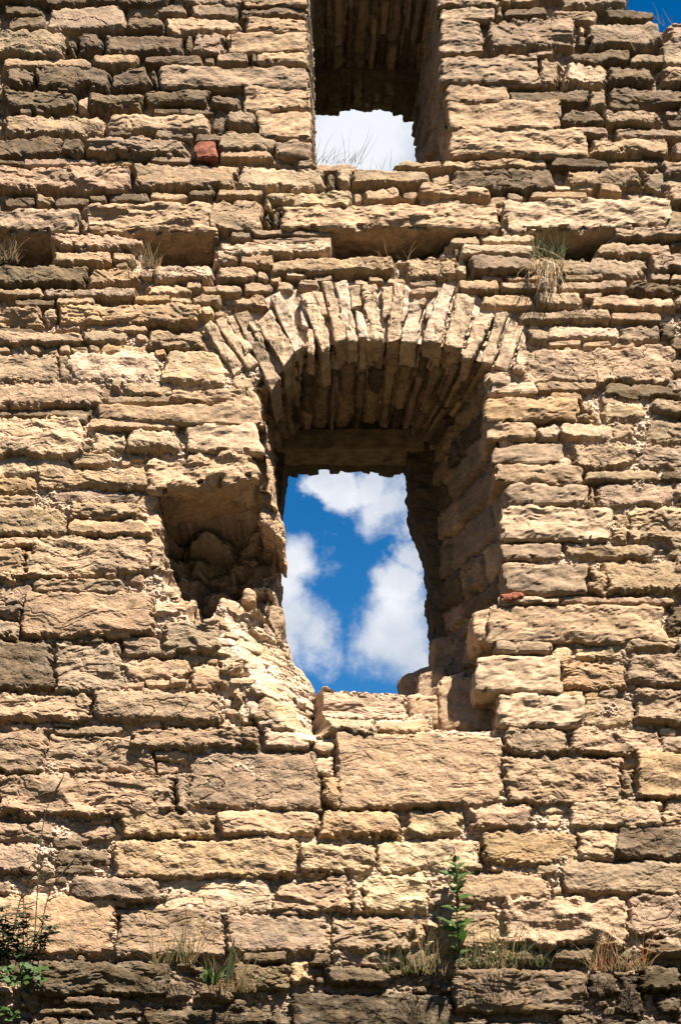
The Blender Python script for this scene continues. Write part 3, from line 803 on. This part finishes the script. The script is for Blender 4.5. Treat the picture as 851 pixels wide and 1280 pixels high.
# ------------------------------------------------------------------ plants
class Mb:
    def __init__(s): s.v = []; s.f = []
    def blade(s, p0, d, L, w, bend, R, n=6, droop=0.0):
        """a flat tapering blade with a fold, growing from p0"""
        p = np.array(p0, float); d = np.array(d, float); d /= np.linalg.norm(d)
        side = np.cross(d, [R.uniform(-.4, .4), -1, R.uniform(-.2, .2)]); side /= np.linalg.norm(side) + 1e-9
        b = len(s.v)
        for k in range(n + 1):
            t = k / n; ww = w * (1 - t) ** .7 * (.55 + .45 * min(1, t * 4))
            mid = p + np.cross(side, d) * ww * .35
            s.v += [p - side * ww, mid, p + side * ww]
            d = d + np.array(bend) / n + np.array([0, 0, -droop * t / n * 2]); d /= np.linalg.norm(d)
            p = p + d * L / n
        for k in range(n):
            i = b + 3 * k
            s.f += [(i, i + 1, i + 4, i + 3), (i + 1, i + 2, i + 5, i + 4)]
        return p
    def tube(s, pts, r0, r1, m=5):
        pts = np.array(pts, float); b = len(s.v); n = len(pts)
        for k in range(n):
            d = pts[min(k + 1, n - 1)] - pts[max(k - 1, 0)]; d /= np.linalg.norm(d) + 1e-9
            a = np.cross(d, [.3, 1, .2]); a /= np.linalg.norm(a); c = np.cross(d, a); r = r0 + (r1 - r0) * k / (n - 1)
            for j in range(m):
                q = 2 * math.pi * j / m; s.v.append(pts[k] + r * (math.cos(q) * a + math.sin(q) * c))
        for k in range(n - 1):
            for j in range(m):
                i = b + k * m; s.f.append((i + j, i + (j + 1) % m, i + m + (j + 1) % m, i + m + j))
    def leaf(s, p0, d, L, w, nrm, R, n=6):
        p = np.array(p0, float); d = np.array(d, float); d /= np.linalg.norm(d)
        side = np.cross(d, nrm); side /= np.linalg.norm(side) + 1e-9; up = np.cross(side, d)
        b = len(s.v)
        for k in range(n + 1):
            t = k / n; ww = w * (math.sin(math.pi * min(1, t ** .8)) + .06) * (1 - .2 * t)
            s.v += [p - side * ww + up * ww * .3, p, p + side * ww + up * ww * .3]
            d = d - np.array([0, 0, .10]); d /= np.linalg.norm(d); p = p + d * L / n
        for k in range(n):
            i = b + 3 * k; s.f += [(i, i + 1, i + 4, i + 3), (i + 1, i + 2, i + 5, i + 4)]
    def build(s, name, mat, parent=None, origin=(0, 0, 0)):
        o = new_mesh(name, np.array(s.v) - np.array(origin), np.array(s.f), mat, parent, smooth=True)
        if parent is None: o.location = origin
        return o


def at(px, py, t): X, Z = W(px, py, t); return np.array([float(X), t, float(Z)])


def root(name, label, cat, p, group=None): return thing(name, label, cat, tuple(p), group)


def tuft(name, label, cat, px, py, t, spread, n, hpx, w, mats, R, lean=(0, 0), droop=0, hang=0, group=None):
    """a tuft of blades; hpx = blade height in photo pixels"""
    o = at(px, py, t); m_per = PX * 1.0 * (1 + max(0, (700 - py)) * .0003)
    th = root(name, label, cat, o, group or {'grass_tuft': 'grass tufts growing on the wall', 'dry_grass_tuft': 'dry grass tufts growing on the wall'}[name])
    for mi, (mat, frac, pn) in enumerate(mats):
        mb = Mb()
        for k in range(max(1, int(n * frac * (1.6 if n > 12 else 1)))):
            p = np.array([R.uniform(-spread, spread) * m_per, R.uniform(-.03, .03), R.uniform(-.012, .012)])
            L = hpx * m_per * (R.uniform(.12, .5) if R.random() < .68 else R.uniform(.55, 1.05))
            d = np.array([R.gauss(lean[0], .26 if R.random() < .75 else .7), R.gauss(-.12, .12), 1.0]) if not hang else np.array([R.gauss(0, .2), -.22, R.uniform(-1.0, .1)])
            mb.blade(p, d, L, w * R.uniform(.6, 1.2), (R.uniform(-.7, .7) + lean[1], R.uniform(-.3, .1), 0), R, 7, droop=droop * R.uniform(.3, 2.2) + (hang * R.uniform(.5, 1.6)))
        mb.build(pn, mat, th)
    return th


R = random.Random(77)
TL = -.10
# tall weed on the ledge
o = at(574, 1209, TL); th = root('leafy_weed', 'tall green leafy weed standing on the ledge below the big window', 'weed', o)
tipz = (1209 - 1094) * PX * 1.02
stem = [np.array([.004 * math.sin(k * 1.3), -.01 * k / 8, tipz * k / 8]) for k in range(9)]
mb = Mb(); mb.tube(stem, .0045, .0018); mb.build('stem', LEAF, th)
for k in range(38):
    f = .03 + .97 * (k / 37) ** .9; a = k * 2.4 + R.uniform(-.9, .9); f = min(1, max(.03, f + R.uniform(-.04, .04)))
    p = np.array([0, -.01 * f, tipz * f * .97]); L = (.115 if f < .6 else .09) * R.uniform(.45, 1.2) * (1 - .35 * max(0, f - .8) / .2)
    mb = Mb(); mb.leaf(p, (math.cos(a), math.sin(a) * .8 - .2, R.uniform(.15, .9) + .8 * f * f), L, .017 * R.uniform(.5, 1.3), (R.uniform(-.4, .4), -.6, .8), R); mb.build('leaf', LEAF, th)
o = at(610, 1206, TL)
tuft('grass_tuft', 'short green grass beside the tall weed on the ledge', 'grass tuft', 612, 1208, TL, 30, 38, 74, .0028, [(GRASS, .9, 'green_blades'), (STRAW, .5, 'dry_blades')], R, droop=.4)
tuft('grass_tuft', 'thin wispy grass left of the tall weed on the ledge', 'grass tuft', 520, 1216, TL, 36, 40, 74, .0024, [(GRASS, .7, 'green_blades'), (STRAW, .5, 'dry_blades')], R, droop=.4)
tuft('grass_tuft', 'sparse grass blades on the ledge midway to the reddish dry tuft', 'grass tuft', 668, 1206, TL, 20, 14, 58, .0022, [(GRASS, 1, 'green_blades')], R, droop=.3)
t_ = tuft('dry_grass_tuft', 'reddish dry grass tuft on the ledge at right', 'dry grass', 772, 1212, TL, 32, 56, 64, .0022, [(STRAW, .7, 'dry_blades'), (RUST, .35, 'red_blades'), (GRASS, .35, 'green_blades')], R, droop=.5)
tuft('grass_tuft', 'fine upright grass on the ledge left of the broad-leaved plant', 'grass tuft', 218, 1204, TL, 24, 44, 82, .002, [(GRASS, .6, 'green_blades'), (STRAW, .6, 'dry_blades')], R, droop=.3)
# broad-leaved plant
o = at(265, 1238, TL); th = root('broad_leaved_plant', 'small broad-leaved green plant with one stiff upright leaf on the ledge', 'plant', o)
for k in range(13):
    a = k * 2.4; mb = Mb(); mb.leaf((R.uniform(-.02, .02), R.uniform(-.03, 0), .02), (math.cos(a) * .8, -abs(math.sin(a)) * .6, .9 + R.uniform(0, .5)), R.uniform(.06, .13), .016 * R.uniform(.6, 1.2), (0, -.6, .8), R); mb.build('leaf', LEAF, th)
mb = Mb(); mb.leaf((.07, -.03, .02), (.10, -.02, 1), .22, .013, (.2, -1, .1), R); mb.build('upright_leaf', LEAF_DARK, th)
tuft('dry_grass_tuft', 'brown dry stalks and leaves right of the broad-leaved plant', 'dry grass', 290, 1238, TL, 26, 70, 64, .002, [(STRAW, .8, 'dry_blades'), (GRASS, .3, 'green_blades')], R, droop=.5)
# dark herb at the left edge
o = at(12, 1208, TL); th = root('bushy_herb', 'dark green bushy herb at the left end of the ledge', 'herb', o)
for k in range(13):
    mb = Mb(); a = R.uniform(-.7, .7); L = R.uniform(.16, .36)
    pts = [np.array([R.uniform(-.06, .06) * 0 + (k - 6) * .018 + a * L * s, -.03 - .08 * s * R.uniform(.5, 1), L * s * (1 - .25 * s)]) for s in np.linspace(0, 1, 6)]
    mb.tube(pts, .003, .0015); st_ = mb.build('stem', LEAF_DARK, th)
    mb = Mb()
    for j in range(34):
        p = pts[R.randrange(1, 6)] + np.array([R.uniform(-.02, .02), R.uniform(-.02, .02), R.uniform(-.02, .02)]); q = R.uniform(0, 6.3)
        mb.leaf(p, (math.cos(q), math.sin(q) - .3, R.uniform(-.2, .7)), R.uniform(.03, .06), .009, (0, -.6, .8), R, 4)
    mb.build('foliage', LEAF_DARK, th)
o = at(25, 1222, L_DEPTH - .04); th = root('bright_herb', 'bright green lobed leaves hanging over the ledge edge at left', 'herb', o)
mb = Mb()
for j in range(60):
    q = R.uniform(0, 6.3); p = np.array([R.uniform(-.09, .13), R.uniform(-.04, .02), R.uniform(-.03, .05)])
    mb.leaf(p, (math.cos(q), math.sin(q) * .6 - .4, R.uniform(-.2, .6)), R.uniform(.03, .05), .014, (0, -.8, .6), R, 4)
mb.build('foliage', LEAF, th)
o = at(6, 1268, L_DEPTH - .03); th = root('small_fern', 'small green fern-like leaves in a crack at the bottom left corner', 'fern', o)
mb = Mb()
for j in range(22):
    q = R.uniform(0, 6.3); mb.leaf((R.uniform(-.04, .05), -.01, R.uniform(-.03, .03)), (math.cos(q), -.5, R.uniform(-.1, .6)), R.uniform(.03, .05), .01, (0, -.8, .6), R, 4)
mb.build('foliage', LEAF, th)
# seeding grass stalks
def stalk(name, label, pts, head, side, grp=None):
    P0 = at(pts[0][0], pts[0][1], TL); th = root(name, label, 'grass stalk', P0, 'grass stalks at the left end of the ledge')
    P = [at(x, y, TL - .02 * i) - P0 for i, (x, y) in enumerate(pts)]
    i = np.linspace(0, len(P) - 1, 16); P = np.array(P); sm = np.stack([np.interp(i, np.arange(len(P)), P[:, k]) for k in range(3)], 1)
    for _ in range(3): sm[1:-1] = (sm[:-2] + 2 * sm[1:-1] + sm[2:]) / 4
    mb = Mb(); mb.tube(sm, .0036, .0022, 4); mb.build('stem', BROWN, th)
    mb = Mb(); hp = [sm[-1] + (sm[-1] - sm[-2]) / np.linalg.norm(sm[-1] - sm[-2]) * head * s for s in np.linspace(-.2, 1, 5)]
    mb.tube(hp[:3], .003, .0065); mb.tube(hp[2:], .0065, .0012); mb.build('seed_head', BROWN, th)
    for f, dx, L in side:
        k = int(f * 15); mb = Mb(); mb.blade(sm[k], (dx, -.1, .8), L, .006, (dx * 1.2, 0, -.6), R, 6); mb.build('leaf', LEAF_DARK, th)
stalk('grass_stalk', 'tallest of the grass stalks at left, leaning right with a long seed head', [(42, 1200), (47, 1120), (50, 1060), (57, 1012), (68, 992)], .10, [(.55, -.6, .10), (.35, .5, .08)])
stalk('grass_stalk', 'grass stalk at left whose seed head crosses the ochre block edge', [(48, 1205), (55, 1140), (65, 1108), (80, 1090)], .09, [(.5, .7, .07), (.3, -.4, .06)])
stalk('grass_stalk', 'short dark grass stalk at left rising out of the bushy herb', [(14, 1180), (24, 1130), (34, 1100), (46, 1090)], .05, [(.4, .5, .08)])
# hanging tuft in the beam hole
tuft('grass_tuft', 'green grass growing in the beam hole under the pale slab', 'grass tuft', 686, 322, -.03, 20, 44, 50, .0026, [(GRASS, 1, 'green_blades')], R, droop=.2)
tuft('dry_grass_tuft', 'straw-coloured dry tuft hanging from the beam hole under the pale slab', 'dry grass', 684, 328, -.045, 22, 110, 82, .0024, [(STRAW, .8, 'dry_blades'), (PALE, .12, 'pale_blades')], R, hang=.8)
tuft('dry_grass_tuft', 'wiry dry grass in the beam hole left of the arch', 'dry grass', 180, 333, -.03, 20, 60, 50, .002, [(STRAW, .7, 'dry_blades'), (BROWN, .4, 'brown_blades')], R, droop=1.0)
tuft('dry_grass_tuft', 'dark dry grass drooping from the beam hole at the left edge', 'dry grass', 4, 325, -.03, 18, 70, 60, .0022, [(BROWN, .7, 'brown_blades'), (STRAW, .5, 'dry_blades')], R, droop=1.6)
tuft('dry_grass_tuft', 'a few pale dry twigs in the wide beam hole above the arch', 'dry grass', 490, 322, -.01, 26, 9, 42, .0014, [(STRAW, 1, 'dry_blades')], R, droop=.8)
tuft('grass_tuft', 'thin seeding grass on the sill of the upper window', 'grass tuft', 420, 206, .05, 30, 30, 58, .0016, [(GRASS, .3, 'green_blades'), (BROWN, .8, 'brown_blades')], R, lean=(.25, .25))
tuft('grass_tuft', 'few fine stalks in the notch of the upper window sill', 'grass tuft', 470, 213, .05, 20, 11, 38, .0014, [(BROWN, 1, 'brown_blades')], R, lean=(.1, .2))
tuft('dry_grass_tuft', 'dry stalks on the broken top of the wall at right', 'dry grass', 828, 28, .05, 20, 12, 44, .0022, [(BROWN, 1, 'brown_blades')], R)
tuft('dry_grass_tuft', 'single curved dry twig on the face just below the broken wall top', 'dry grass', 793, 62, -.05, 1, 1, 60, .0026, [(STRAW, 1, 'dry_blades')], R, lean=(.1, .3))

# ------------------------------------------------------------------ camera, sun, sky
cam = bpy.data.cameras.new('camera'); co = bpy.data.objects.new('camera', cam); C.objects.link(co)
co.location = (0, -D, EYE); co.rotation_euler = (math.pi / 2 + TH, 0, 0)
cam.sensor_fit = 'VERTICAL'; cam.sensor_height = 36; cam.sensor_width = 24; cam.lens = 50; cam.clip_end = 2000
bpy.context.scene.camera = co

EL, AZ = math.radians(57), math.radians(32)     # sun above and to the right, in front of the wall
sd_ = np.array([math.sin(AZ) * math.cos(EL), -math.cos(AZ) * math.cos(EL), math.sin(EL)])
sun = bpy.data.lights.new('sun', 'SUN'); sun.energy = 5.0; sun.angle = math.radians(.5); sun.color = (1, .885, .74)
so = bpy.data.objects.new('sun', sun); C.objects.link(so)
from mathutils import Vector
so.rotation_euler = Vector(-sd_).to_track_quat('-Z', 'Y').to_euler(); so.location = tuple(sd_ * 20)

wd = bpy.data.worlds.new('World'); bpy.context.scene.world = wd; wd.use_nodes = True
nt = wd.node_tree; N = nt.nodes; L = nt.links
bg = N['Background']; bg.inputs['Strength'].default_value = 0.05
sk = N.new('ShaderNodeTexSky'); sk.sky_type = 'NISHITA'; sk.sun_disc = False; sk.sun_elevation = EL
sk.sun_rotation = math.atan2(sd_[0], sd_[1]); sk.ozone_density = 3.0; sk.air_density = 1.0; sk.dust_density = .2
hs = N.new('ShaderNodeHueSaturation'); hs.inputs['Saturation'].default_value = 1.42; hs.inputs['Value'].default_value = .66
L.new(sk.outputs[0], hs.inputs['Color'])
tc = N.new('ShaderNodeTexCoord')


def direction(px, py):
    dx = (px - CX) / F; dy = (640 - py) / F
    v = np.array([dx, CT - dy * ST, ST + dy * CT]); return v / np.linalg.norm(v)


nz = N.new('ShaderNodeTexNoise'); nz.inputs['Scale'].default_value = 22; nz.inputs['Detail'].default_value = 9; nz.inputs['Roughness'].default_value = .62
L.new(tc.outputs['Generated'], nz.inputs['Vector'])
nb = N.new('ShaderNodeMath'); nb.operation = 'MULTIPLY_ADD'; nb.inputs[1].default_value = .072; nb.inputs[2].default_value = -.036
L.new(nz.outputs['Fac'], nb.inputs[0])
prev = None
# cloud banks: pixel direction and angular radius (px)
for px, py, rad in [(372, 705, 38), (352, 735, 40), (366, 775, 46), (394, 792, 40), (350, 800, 40), (476, 792, 44), (510, 800, 46), (505, 775, 45), (500, 725, 28), (490, 630, 34), (515, 655, 26), (468, 606, 26), (425, 612, 26), (395, 602, 20), (530, 830, 30), (515, 695, 24),
                    (450, 170, 150), (380, 120, 120), (540, 160, 80)]:
    vd = N.new('ShaderNodeVectorMath'); vd.operation = 'DISTANCE'; vd.inputs[1].default_value = tuple(direction(px, py))
    L.new(tc.outputs['Generated'], vd.inputs[0])
    ad = N.new('ShaderNodeMath'); ad.operation = 'ADD'; L.new(vd.outputs['Value'], ad.inputs[0]); L.new(nb.outputs[0], ad.inputs[1])
    mr = N.new('ShaderNodeMapRange'); mr.interpolation_type = 'SMOOTHSTEP'
    mr.inputs['From Min'].default_value = rad / F * 1.38; mr.inputs['From Max'].default_value = rad / F * .25
    L.new(ad.outputs[0], mr.inputs['Value'])
    if prev is None: prev = mr
    else:
        mxn = N.new('ShaderNodeMath'); mxn.operation = 'MAXIMUM'; L.new(prev.outputs[0], mxn.inputs[0]); L.new(mr.outputs[0], mxn.inputs[1]); prev = mxn
# fair-weather clouds over the rest of the sky
n3 = N.new('ShaderNodeTexNoise'); n3.inputs['Scale'].default_value = 5.5; n3.inputs['Detail'].default_value = 9; n3.inputs['Roughness'].default_value = .55
L.new(tc.outputs['Generated'], n3.inputs['Vector'])
m3 = N.new('ShaderNodeMapRange'); m3.interpolation_type = 'SMOOTHSTEP'; m3.inputs['From Min'].default_value = .50; m3.inputs['From Max'].default_value = .63
L.new(n3.outputs['Fac'], m3.inputs['Value'])
gap = N.new('ShaderNodeVectorMath'); gap.operation = 'DISTANCE'; gap.inputs[1].default_value = tuple(direction(440, 730)); L.new(tc.outputs['Generated'], gap.inputs[0])
mg = N.new('ShaderNodeMapRange'); mg.interpolation_type = 'SMOOTHSTEP'; mg.inputs['From Min'].default_value = .085; mg.inputs['From Max'].default_value = .14; L.new(gap.outputs['Value'], mg.inputs['Value'])
m4 = N.new('ShaderNodeMath'); m4.operation = 'MULTIPLY'; L.new(m3.outputs[0], m4.inputs[0]); L.new(mg.outputs[0], m4.inputs[1])
gp2 = N.new('ShaderNodeVectorMath'); gp2.operation = 'DISTANCE'; gp2.inputs[1].default_value = tuple(direction(850, -20)); L.new(tc.outputs['Generated'], gp2.inputs[0])
mg2 = N.new('ShaderNodeMapRange'); mg2.interpolation_type = 'SMOOTHSTEP'; mg2.inputs['From Min'].default_value = .10; mg2.inputs['From Max'].default_value = .2; L.new(gp2.outputs['Value'], mg2.inputs['Value'])
m6 = N.new('ShaderNodeMath'); m6.operation = 'MULTIPLY'; L.new(m4.outputs[0], m6.inputs[0]); L.new(mg2.outputs[0], m6.inputs[1])
m5 = N.new('ShaderNodeMath'); m5.operation = 'MAXIMUM'; L.new(prev.outputs[0], m5.inputs[0]); L.new(m6.outputs[0], m5.inputs[1]); prev = m5
n2 = N.new('ShaderNodeTexNoise'); n2.inputs['Scale'].default_value = 16; n2.inputs['Detail'].default_value = 6
L.new(tc.outputs['Generated'], n2.inputs['Vector'])
cr = N.new('ShaderNodeValToRGB'); cr.color_ramp.elements[0].position = .35; cr.color_ramp.elements[1].position = .62
cr.color_ramp.elements[0].color = (2.7, 3.05, 3.6, 1); cr.color_ramp.elements[1].color = (4.5, 4.6, 4.85, 1)
L.new(n2.outputs['Fac'], cr.inputs['Fac'])
mixc = N.new('ShaderNodeMixRGB'); L.new(prev.outputs[0], mixc.inputs['Fac']); L.new(hs.outputs[0], mixc.inputs[1]); L.new(cr.outputs['Color'], mixc.inputs[2])
L.new(mixc.outputs[0], bg.inputs['Color'])

sc = bpy.context.scene
sc.view_settings.view_transform = 'Standard'; sc.view_settings.look = 'None'; sc.view_settings.gamma = 1; sc.view_settings.exposure = 2.02
try: sc.view_settings.use_curve_mapping = False
except Exception: pass
sc.cycles.max_bounces = 4; sc.cycles.diffuse_bounces = 1
